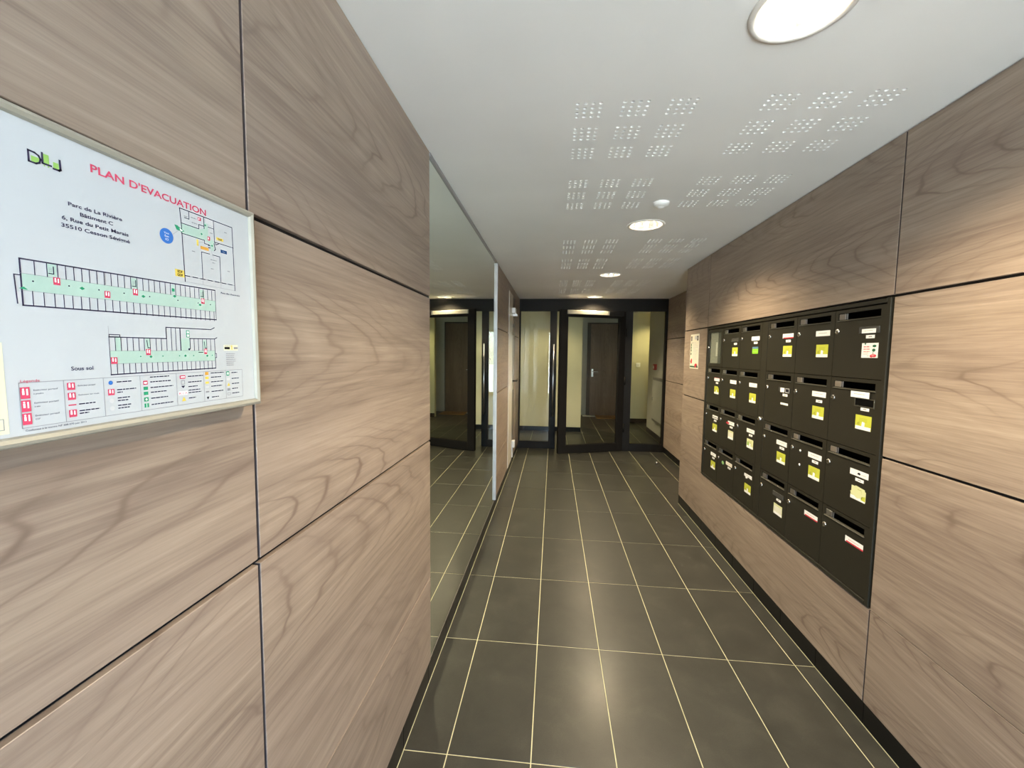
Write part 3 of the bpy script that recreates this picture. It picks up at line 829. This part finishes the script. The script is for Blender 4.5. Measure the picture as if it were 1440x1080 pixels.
k.disc(192.5, 44.2, 2.4, BLU, 3, 16); ext(189, 30, 7, 7); k.disc(192.5, 23.6, 2.6, LGREY, 3, 14); k.disc(192.5, 15, 2.6, LGREY, 3, 14)
for v, w in ((44, 17), (35, 22), (32, 6), (25.5, 14), (22.4, 12), (16.8, 15), (13.6, 13)): k.dashes(199, v, w, 1.2, NAVY, 3, rnd)
ics = [(46.2, LGREY, 1.2), (38.6, PINK, 5), (32.2, DGRN, 4), (26, DGRN, 4), (18, DGRN, 5), (10.5, DGRN, 5)]
for v, c_, s_ in ics: k.rect(230, v, 235.6, v + s_, c_, 3)
k.disc(232.8, 20.4, 1.3, WH, 4, 10); k.line((232.8, 11), (232.8, 15), 0.5, WH, 4); k.rect(231, 40, 234.5, 42, WH, 4)
for v, w in ((47, 26), (41, 28), (34, 31), (28, 22), (20.5, 23), (12.6, 30)): k.dashes(239, v, w, 1.2, NAVY, 3, rnd)
k.rect(280.5, 42.5, 289, 47, PINK, 3); k.dashes(282, 44, 6, 1.6, WH, 4, rnd); k.frame(282.5, 35, 287.5, 40, 0.6, GREY, 3); k.poly([(282, 33), (288, 33), (285.5, 30), (284.5, 30)], NAVY, 3)
k.rect(277.5, 20.5, 291.5, 25.5, WH, 3); k.text('R.I.A', 284.5, 21, 3.6, PINK, 4, 'CENTER', width=13); k.poly([(282, 12), (288.5, 12), (285.2, 18)], YEL, 3)
for v, w in ((44.5, 25), (36.6, 22), (30.4, 15), (25.4, 19), (22, 21), (14.6, 11)): k.dashes(293, v, w, 1.2, NAVY, 3, rnd)
for v, c_, h_ in ((45, ORA, 4.5), (39, YEL, 4), (32.6, YEL, 3), (26.5, LGREY, 2.5), (19.8, GREY, 2)): k.rect(321.5, v, 327.5, v + h_, c_, 3)
k.poly([(322.5, 13.5), (327, 13.5), (324.8, 9.3)], BLK, 3)
for v, w in ((47, 24), (40.8, 19), (34, 23), (27.6, 20), (19.8, 22), (11.6, 13)): k.dashes(331.5, v, w, 1.2, NAVY, 3, rnd)
k.rect(361, 42, 366.5, 48.5, DGRN, 3); k.rect(362.4, 43.5, 365, 47, WH, 4); k.rect(361.5, 34.5, 367.5, 38.5, LGREY, 3); k.poly([(361.5, 26), (367.5, 26), (364.5, 31)], YEL, 3); k.rect(361.5, 18.5, 367.5, 22.5, GREY, 3); k.frame(361.5, 12, 367.5, 15.5, 0.5, GREY, 3)
for v, w in ((45.5, 12), (36.4, 15), (28.4, 15), (20.6, 12), (13.4, 15)): k.dashes(371, v, w, 1.2, NAVY, 3, rnd)
sheet_part('legend_table', k)
k = Ink()
k.rect(8, 4, 101.5, 88, PYEL, 1); k.disc(92, 97, 9, DGRN, 1, 20); k.rect(8, 110, 95, 290, PYEL, 1)
k.frame(91, 8, 98, 18, 0.6, GREY, 2)
sheet_part('instruction_panel', k)

# ------------------------------------------------------------------ mailboxes in the right wall
BOXM = mat('bronze_mailbox_paint', (0.019, 0.0175, 0.0125), 0.42, 0.0, 0.4)
BOXD = mat('dark_mailbox_inside', (0.003, 0.003, 0.003), 0.9, spec=0.05)
LIP = mat('slot_lip_paint', (0.055, 0.052, 0.040), 0.30)
LOCK = mat('nickel_lock', (0.80, 0.78, 0.74), 0.22, 1.0)
HOLD = mat('clear_label_holder', (0.06, 0.06, 0.058), 0.15)
TXT = ink('label_text', (0.35, 0.35, 0.35))
cb = (XR, (BK0 + BK1) / 2, BZ0)
CAB = tag(empty('mailbox_cabinet', cb), 'dark bronze frame set in the right wall around all the mailboxes', 'cabinet')
def cbox(n, y0, y1, z0, z1, x0=XR - 0.004, x1=XR + 0.012, m_=BOXM, bev=0.0015): return box(n, (x0, y0, z0), (x1, y1, z1), m_, CAB, bev, cb)
cbox('frame_side', BK0 + 0.005, 0.335, BZ0, BZ1); cbox('frame_side', 2.126, BK1, BZ0, BZ1)
cbox('frame_top', 0.336, 2.126, 1.6405, BZ1 - 0.002); cbox('frame_bottom', 0.336, 2.126, BZ0, 0.483)
cbox('centre_post', 1.197, 1.265, 0.484, 1.636, XR - 0.001)
cbox('cabinet_back', BK0 + 0.002, BK1 - 0.002, BZ0 + 0.002, BZ1 - 0.002, XR + 0.20, XR + 0.205, BOXD, 0)
bm = bmesh.new(); lathe(bm, [(0.0, -0.010), (0.010, -0.010), (0.0125, -0.007), (0.013, 0.0)], 24, axis='X')
lk = add('post_lock', to_mesh(bm, 'post_lock', LOCK), CAB, (XR - 0.001 - cb[0], 1.231 - cb[1], 1.062 - cb[2]))
COLS = {6: 0.338, 5: 0.6245, 4: 0.911, 3: 1.2675, 2: 1.554, 1: 1.8405}
DW, DH, PITCHZ, TOPZ = 0.283, 0.2850, 0.288, 1.6355
# meshes shared by all boxes; local frame: origin at the foot of the door's viewer-right corner, +y towards the far end
def door_mesh():
    b = bmesh.new(); x0, x1 = 0.0, 0.010
    s0, s1, t0, t1 = 0.027, 0.265, DH - 0.043, DH - 0.014
    for lo, hi in (((x0, 0, 0), (x1, DW, t0)), ((x0, 0, t1), (x1, DW, DH)), ((x0, 0, t0), (x1, s0, t1)), ((x0, s1, t0), (x1, DW, t1))):
        bm_box(b, lo, hi)
    bmesh.ops.remove_doubles(b, verts=b.verts, dist=1e-5)
    return to_mesh(b, 'mailbox_door', BOXM)
def slot_mesh():
    b = bmesh.new(); s0, s1, t0, t1 = 0.027, 0.265, DH - 0.043, DH - 0.014
    v = [b.verts.new(p) for p in ((0.008, s0, t0), (0.008, s1, t0), (0.008, s1, t1), (0.008, s0, t1), (0.05, s0, t0 - 0.02), (0.05, s1, t0 - 0.02), (0.05, s1, t1), (0.05, s0, t1))]
    for q in ((4, 5, 6, 7), (0, 4, 5, 1), (2, 6, 7, 3), (1, 5, 6, 2), (0, 3, 7, 4)): b.faces.new([v[i] for i in q])
    return to_mesh(b, 'slot_opening', BOXD)
def lip_mesh():
    b = bmesh.new(); s0, s1, t0 = 0.024, 0.268, DH - 0.043
    # folded sill: slopes in to the opening
    pr = [(-0.0025, t0 - 0.0055), (-0.0045, t0 - 0.0035), (0.003, t0 + 0.0012), (0.003, t0 - 0.0055)]
    A = [b.verts.new((x, s0, z)) for x, z in pr]; B = [b.verts.new((x, s1, z)) for x, z in pr]
    for i in range(4): b.faces.new((A[i], A[(i+1)%4], B[(i+1)%4], B[i]))
    b.faces.new(A); b.faces.new(B[::-1])
    return to_mesh(b, 'slot_lip', LIP)
def glint_mesh():  # added steel pieces standing in for daylight reflected at the slot's far end
    b = bmesh.new(); bm_box(b, (0.001, 0.222, DH - 0.041), (0.006, 0.262, DH - 0.016), 0, 0.002)
    bm_box(b, (0.0015, 0.212, DH - 0.041), (0.006, 0.2155, DH - 0.016), 0, 0.0008)
    return to_mesh(b, 'slot_glint', STEEL)
def lock_mesh():
    b = bmesh.new(); lathe(b, [(0.0, -0.005), (0.0072, -0.005), (0.0085, -0.004), (0.0105, -0.004), (0.0115, -0.002), (0.0115, 0.0)], 20, axis='X')
    return to_mesh(b, 'lock', LOCK)
def key_mesh():
    b = bmesh.new(); bm_box(b, (-0.0055, -0.0012, -0.005), (-0.0048, 0.0012, 0.005)); return to_mesh(b, 'keyhole', BLACK)
M_DOOR, M_SLOT, M_LIP, M_GLINT, M_LOCK, M_KEY = door_mesh(), slot_mesh(), lip_mesh(), glint_mesh(), lock_mesh(), key_mesh()
YG = ink('acid_yellow', (0.52, 0.55, 0.06)); YG2 = ink('olive_yellow', (0.36, 0.38, 0.05)); PALEY = ink('faded_yellow', (0.66, 0.68, 0.38))
BRG = ink('bright_green', (0.22, 0.52, 0.03)); SKYB = ink('slate_blue', (0.10, 0.20, 0.30)); ROSE = ink('rose', (0.62, 0.22, 0.24)); DRED = ink('red', (0.60, 0.04, 0.07)); FOREST = ink('forest', (0.02, 0.12, 0.07))
CREAMI = ink('cream_label', (0.74, 0.70, 0.62))

# labels are laid out in mm with u to the reader's right (towards -Y), measured from the viewer-right edge of the door
def sticker(kind):
    k = Ink(); w, h = 86, 58
    u0, v0 = 0, 0
    if kind in ('yellow', 'notch', 'torn', 'pale', 'palegreen'):
        base = YG if kind in ('yellow', 'notch') else PALEY
        pts = [(0, 0), (w, 0), (w, h), (0, h)]
        if kind == 'notch': pts = [(0, 0), (w, 0), (w, h - 16), (w - 22, h), (0, h)]
        if kind == 'torn': pts = [(3, 6), (9, 0), (w - 6, 0), (w, 5), (w, h - 12), (w - 6, h - 12), (w - 6, h - 5), (30, h), (24, h - 4), (6, h - 4), (6, 30), (0, 28), (3, 20)]
        k.poly(pts, base, 2)
        k.rect(2, 0, w - 2, 14, WH, 3)
        for i in range(3): k.dashes(20, h - 14 - i * 6, 44, 2.2, YG2, 3, rnd)
        k.poly([(34, 10), (50, 8), (52, 30), (37, 33)], WH, 4)
        k.poly([(8, 18), (26, 16), (24, 30), (12, 28)], YG2, 3)
        if kind == 'torn':
            k.poly([(8, 20), (40, 8), (70, 16), (60, 40), (20, 50)], PALEY, 5); k.poly([(60, 8), (84, 6), (84, 26), (66, 22)], YG, 5)
        if kind == 'palegreen': k.disc(18, 28, 12, LIME, 5, 12)
        if kind == 'pale': k.rect(4, 14, w - 4, 46, ink('faded_white', (0.72, 0.72, 0.60)), 5)
    elif kind == 'green':
        w, h = 74, 42
        k.rect(0, 0, w, 30, BRG, 2); k.rect(0, 30, w, h, SKYB, 2); k.rect(4, 12, w - 4, 15, LIME, 3)
    elif kind == 'plant':
        k.rect(0, 0, w, h, PAPER, 2)
        for i in range(3): k.dashes(10, h - 17 - i * 9, 34, 5 - i, ROSE, 3, rnd)
        for i in range(3): k.dashes(10, 20 - i * 4, 26, 1.2, GREY, 3, rnd)
        k.disc(66, 46, 10, FOREST, 3, 14, 5); k.disc(64, 30, 9, FOREST, 3, 14, 6); k.line((62, 28), (61, 12), 2, FOREST, 3)
        k.disc(54, 7, 9, DRED, 4, 10, 6); k.disc(68, 8, 11, DRED, 4, 10, 6); k.disc(61, 11, 8, ROSE, 5, 10, 5); k.disc(18, 55, 5, FOREST, 4, 10, 3)
        k.dashes(30, 6, 10, 2, GREY, 3, rnd)
    return k, w, h
SHEETC = {}
def sticker_mesh(kind):
    if kind not in SHEETC:
        k, w, h = sticker(kind); SHEETC[kind] = (k.mesh('sticker', -1, step=0.00005), w / 1000, h / 1000)
    return SHEETC[kind]
def name_mesh(kind):
    key = 'n_' + kind
    if key not in SHEETC:
        k = Ink(); w, h = 102, 25
        if kind == 'small': w, h = 74, 17
        if kind == 'torn':
            k.poly([(0, 4), (14, 4), (22, -8), (44, -4), (50, 6), (w, 2), (w, h), (0, h - 3)], WH, 2)
        else: k.rect(0, 0, w, h, WH if kind != 'pink' else CREAMI, 2)
        if kind in ('plain', 'red', 'redleft', 'redtop', 'small', 'pink', 'torn', 'text'):
            k.dashes(w * 0.18, h * 0.52, w * 0.6, 2.0, TXT if kind != 'red' else ROSE, 3, rnd)
        if kind == 'text': k.dashes(4, 6, w - 8, 9, GREY, 3, rnd)
        if kind == 'red': k.rect(6, 0, w, 6, DRED, 3)
        if kind == 'redleft': k.rect(-26, 2, 20, 15, DRED, 3)
        if kind == 'redtop': k.rect(0, h - 4, w, h, ROSE, 3)
        if kind == 'blot': k.poly([(42, 8), (56, 7), (60, 12), (54, 17), (44, 15)], BLK, 3); k.dashes(62, 10, 30, 1.6, TXT, 3, rnd)
        SHEETC[key] = (k.mesh('name_label', -1, step=0.00005), w / 1000, h / 1000)
    return SHEETC[key]
def num_mesh():
    if 'num' not in SHEETC:
        k = Ink(); k.rect(0, 0, 46, 13, WH, 2); k.dashes(14, 4.5, 18, 4, GREY, 3, rnd); SHEETC['num'] = (k.mesh('number_label', -1, step=0.00005), 0.046, 0.013)
    return SHEETC['num']

def mailbox(row, col, label, name='plain', num=True, stk='yellow', extra=None, name_dz=0.0, stk_dy=0.0):
    y0 = COLS[col]; ztop = TOPZ - (row - 1) * PITCHZ; z0 = ztop - DH
    t = tag(empty('mailbox', (XR, y0, z0)), label, 'mailbox', 'mailboxes in the bronze cabinet')
    add('box_door', M_DOOR, t); add('slot_opening', M_SLOT, t); add('slot_lip', M_LIP, t); add('slot_glint', M_GLINT, t)
    lk_ = add('lock', M_LOCK, t, (0, 0.264, DH - 0.090)); add('keyhole', M_KEY, lk_)
    def lay(nm, me_w_h, right, top, x=-0.0004, dx=0):
        me, w, h = me_w_h
        add(nm, me, t, (x, right + w, DH + top - h))
    if name == 'holder' or name == 'held' or name == 'card' or name == 'darkholder':
        b = bmesh.new(); bm_box(b, (-0.003, 0.025, DH - 0.106), (0, 0.133, DH - 0.080), 0, 0.001)
        add('label_holder', to_mesh(b, 'label_holder', HOLD), t)
        if name == 'held': lay('name_label', name_mesh('small'), 0.041, -0.088, -0.0034)
        if name == 'card':
            k = Ink(); k.rect(0, 0, 40, 24, WH, 2); k.rect(52, 4, 82, 20, BLK, 2); k.frame(50, 2, 84, 22, 2.5, LGREY, 3)
            add('name_label', k.mesh('name_label', -1, step=0.00005), t, (-0.0034, 0.115, DH - 0.105))
    elif name == 'window':
        lay('name_label', name_mesh('plain'), 0.047, -0.050, -0.0052)
        b = bmesh.new()
        for lo, hi in (((0.024, -0.111), (0.130, -0.107)), ((0.024, -0.079), (0.130, -0.076)), ((0.126, -0.107), (0.130, -0.079)), ((0.024, -0.107), (0.027, -0.079))):
            bm_box(b, (-0.0025, lo[0], DH + lo[1]), (0, hi[0], DH + hi[1]))
        add('label_holder', to_mesh(b, 'label_holder', LIP), t)
        b = bmesh.new(); bm_box(b, (-0.0008, 0.027, DH - 0.107), (0, 0.126, DH - 0.079)); add('holder_window', to_mesh(b, 'holder_window', BOXD), t)
    elif name: lay('name_label', name_mesh(name), 0.026, -0.080 + name_dz)
    if num: lay('number_label', num_mesh(), 0.049, -0.1125)
    if stk: lay('sticker', sticker_mesh(stk), 0.033 + stk_dy, -0.144)
    if extra == 'dots':
        for dz in (-0.092, -0.163):
            b = bmesh.new(); lathe(b, [(0, -0.002), (0.0055, -0.0015), (0.006, 0)], 14, axis='X'); add('white_dot', to_mesh(b, 'white_dot', WHITE), t, (0, 0.193, DH + dz))
    if extra == 'low':
        k = Ink(); k.rect(0, 0, 72, 11, WH, 2); add('lower_label', k.mesh('lower_label', -1, step=0.00005), t, (-0.0004, 0.111, DH - 0.172))
    if extra == 'greendot':
        k = Ink(); k.disc(0, 0, 20, ink('mint_dot', (0.25, 0.50, 0.30)), 2, 20, 13); k.disc(0, 0, 12, LIME, 3, 16, 8); add('round_sticker', k.mesh('round_sticker', -1, step=0.00005), t, (-0.0004, 0.181, DH - 0.108))
    return t
mailbox(1, 2, 'top row mailbox beside the glass notice case, empty name holder and yellow sticker', 'holder')
mailbox(1, 3, 'top row mailbox with a small bright green sticker', 'plain', stk='green', stk_dy=0.004)
mailbox(1, 4, 'top row mailbox with a red-edged name label, right of the centre post', 'red')
mailbox(1, 5, 'top row mailbox with name label and yellow sticker but no number label', 'plain', num=False)
mailbox(1, 6, 'top row mailbox with the white sticker of red and green plants', 'held', stk='plant', stk_dy=-0.006)
mailbox(2, 1, 'second row mailbox under the glass notice case, yellow sticker with cut corner', 'redtop', stk='notch')
mailbox(2, 2, 'second row mailbox, middle of the three left of the centre post', 'plain', num=False)
mailbox(2, 3, 'second row mailbox directly left of the centre post', 'plain', num=False)
mailbox(2, 4, 'second row mailbox with three small white labels and no yellow sticker', 'card', stk=None, extra='low')
mailbox(2, 5, 'second row mailbox between the three-label box and the open-holder box', 'plain', name_dz=0.006)
mailbox(2, 6, 'second row mailbox with a black open name holder above its yellow sticker', 'window')
mailbox(3, 1, 'third row mailbox at the far end, dark-printed name label and yellow sticker', 'text')
mailbox(3, 2, 'third row mailbox with a name label red at its left', 'redleft', stk='pale')
mailbox(3, 3, 'third row mailbox with a pale sticker spotted green, left of the centre post', 'plain', stk='palegreen')
mailbox(3, 4, 'third row mailbox directly right of the centre post', 'plain')
mailbox(3, 5, 'third row mailbox with two white dots on its door', 'plain', extra='dots')
mailbox(3, 6, 'third row mailbox with a blotted name label and torn yellow sticker', 'blot', stk='torn')
mailbox(4, 1, 'bottom row mailbox at the far end with a yellow sticker', 'plain', stk_dy=0.0)
mailbox(4, 2, 'bottom row mailbox with a round green sticker', 'pink', stk=None, extra='greendot')
mailbox(4, 3, 'bottom row mailbox with a torn name label above its yellow sticker', 'torn', num=False)
mailbox(4, 4, 'bottom row mailbox with an empty dark name holder and faded sticker', 'darkholder', stk='pale')
mailbox(4, 5, 'bottom row mailbox with only a red-edged label, second from the near end', 'red', num=False, stk=None)
mailbox(4, 6, 'bottom row mailbox with only a red-edged label, at the near end', 'red', num=False, stk=None)

# glass notice case in the first place of the top row
y0, zt = COLS[1], TOPZ; z0 = zt - DH
nb = (XR, y0, z0)
N = tag(empty('notice_case', nb), 'small glass-fronted notice case at the far end of the top row', 'notice case')
def nbox(n, ya, yb, za, zb, xa, xb, m_, bev=0.001): return box(n, (xa, ya, za), (xb, yb, zb), m_, N, bev, nb)
b = bmesh.new()
for lo, hi in (((0, 0), (DW, 0.026)), ((0, 0.262), (DW, DH)), ((0, 0.026), (0.034, 0.262)), ((0.255, 0.026), (DW, 0.262))):
    bm_box(b, (0, lo[0], lo[1]), (0.010, hi[0], hi[1]))
add('case_frame', to_mesh(b, 'case_frame', BOXM), N)
nbox('back_sheet', y0 + 0.11, y0 + 0.255, z0 + 0.026, z0 + 0.262, XR + 0.0085, XR + 0.0098, mat('grey_notice', (0.34, 0.36, 0.36), 0.6), 0)
nbox('dark_liner', y0 + 0.034, y0 + 0.11, z0 + 0.026, z0 + 0.262, XR + 0.0085, XR + 0.0098, mat('blue_liner', (0.05, 0.06, 0.08), 0.4), 0)
nbox('notice_strip', y0 + 0.115, y0 + 0.145, z0 + 0.08, z0 + 0.186, XR + 0.0070, XR + 0.0080, PAPER, 0)
nbox('glass_pane', y0 + 0.034, y0 + 0.255, z0 + 0.026, z0 + 0.262, XR + 0.002, XR + 0.005, GLASS, 0)
b = bmesh.new(); lathe(b, [(0.0, -0.008), (0.008, -0.008), (0.010, -0.005), (0.010, 0.0)], 20, axis='X')
add('case_lock', to_mesh(b, 'case_lock', LOCK), N, (0, 0.267, 0.148))

# poster on the right wall
k = Ink()
k.rect(0, 0, 218, 302, ink('poster_paper', (0.78, 0.74, 0.62)), 2)
k.rect(12, 245, 42, 285, BLK, 3); k.rect(20, 252, 34, 275, GREY, 4)
k.rect(110, 255, 160, 285, LGREY, 3); k.rect(165, 245, 200, 285, BLK, 3); k.rect(172, 255, 190, 275, GREY, 4)
for v in (150, 175, 200, 120): k.rect(14, v, 36, v + 20, FOREST, 3)
k.poly([(18, 45), (52, 45), (58, 75), (44, 92), (24, 78)], DRED, 3); k.rect(10, 55, 22, 70, FOREST, 3)
k.rect(6, 10, 208, 24, FOREST, 3); k.disc(160, 28, 36, DRED, 4, 16, 18); k.disc(185, 22, 16, FOREST, 5, 12, 10)
for i in range(12): k.dashes(70, 225 - i * 13, rnd.uniform(60, 125), 4, LGREY, 3, rnd)
k.dashes(20, 225, 60, 5, GREY, 3, rnd)
pb2 = (XR - 0.0008, 2.449, 1.318)
o = tag(empty('poster', pb2), 'small white paper notice with red pictures left of the mailboxes', 'poster')
b = bmesh.new(); bm_box(b, (-0.0006, -0.109, 0), (0.0006, 0.109, 0.302)); add('poster_sheet', to_mesh(b, 'poster_sheet', PAPER), o)
add('poster_print', k.mesh('poster_print', -1, step=0.0001), o, (-0.0006, 0.109, 0))

# ------------------------------------------------------------------ the street entrance behind the camera
pe = (1.0, ENT_Y, 0)
EN = tag(empty('entrance_screen', pe), 'dark glazed street entrance that lets the daylight in', kind='structure')
def ebox(n, x0, x1, z0, z1, m_=ALU_DARK, y0=ENT_Y - 0.04, y1=ENT_Y + 0.02): return box(n, (x0, y0, z0), (x1, y1, z1), m_, EN, 0.001, pe)
ebox('header', 0.45, XR + 0.01, 2.14, 2.25)
for a, b in ((0.45, 0.50), (XR - 0.05, XR + 0.012)): ebox('post', a, b, 0, 2.14)
ebox('bottom_rail', 0.50, XR - 0.05, 0, 0.10)
ebox('wall_pier', XL - 0.012, 0.45, 0, 2.25, CEIL)
ebox('glass_pane', 0.50, XR - 0.05, 0.10, 2.14, GLASS, ENT_Y - 0.014, ENT_Y - 0.006)
bm = bmesh.new(); bm_box(bm, (-25, -40, -0.25), (25, ENT_Y - 0.30, -0.03))
tag(add('floor_pavement', to_mesh(bm, 'floor_pavement', plaster('pale_concrete', (0.42, 0.42, 0.41), 4, 0.2))), 'pale concrete forecourt outside the entrance', kind='structure')
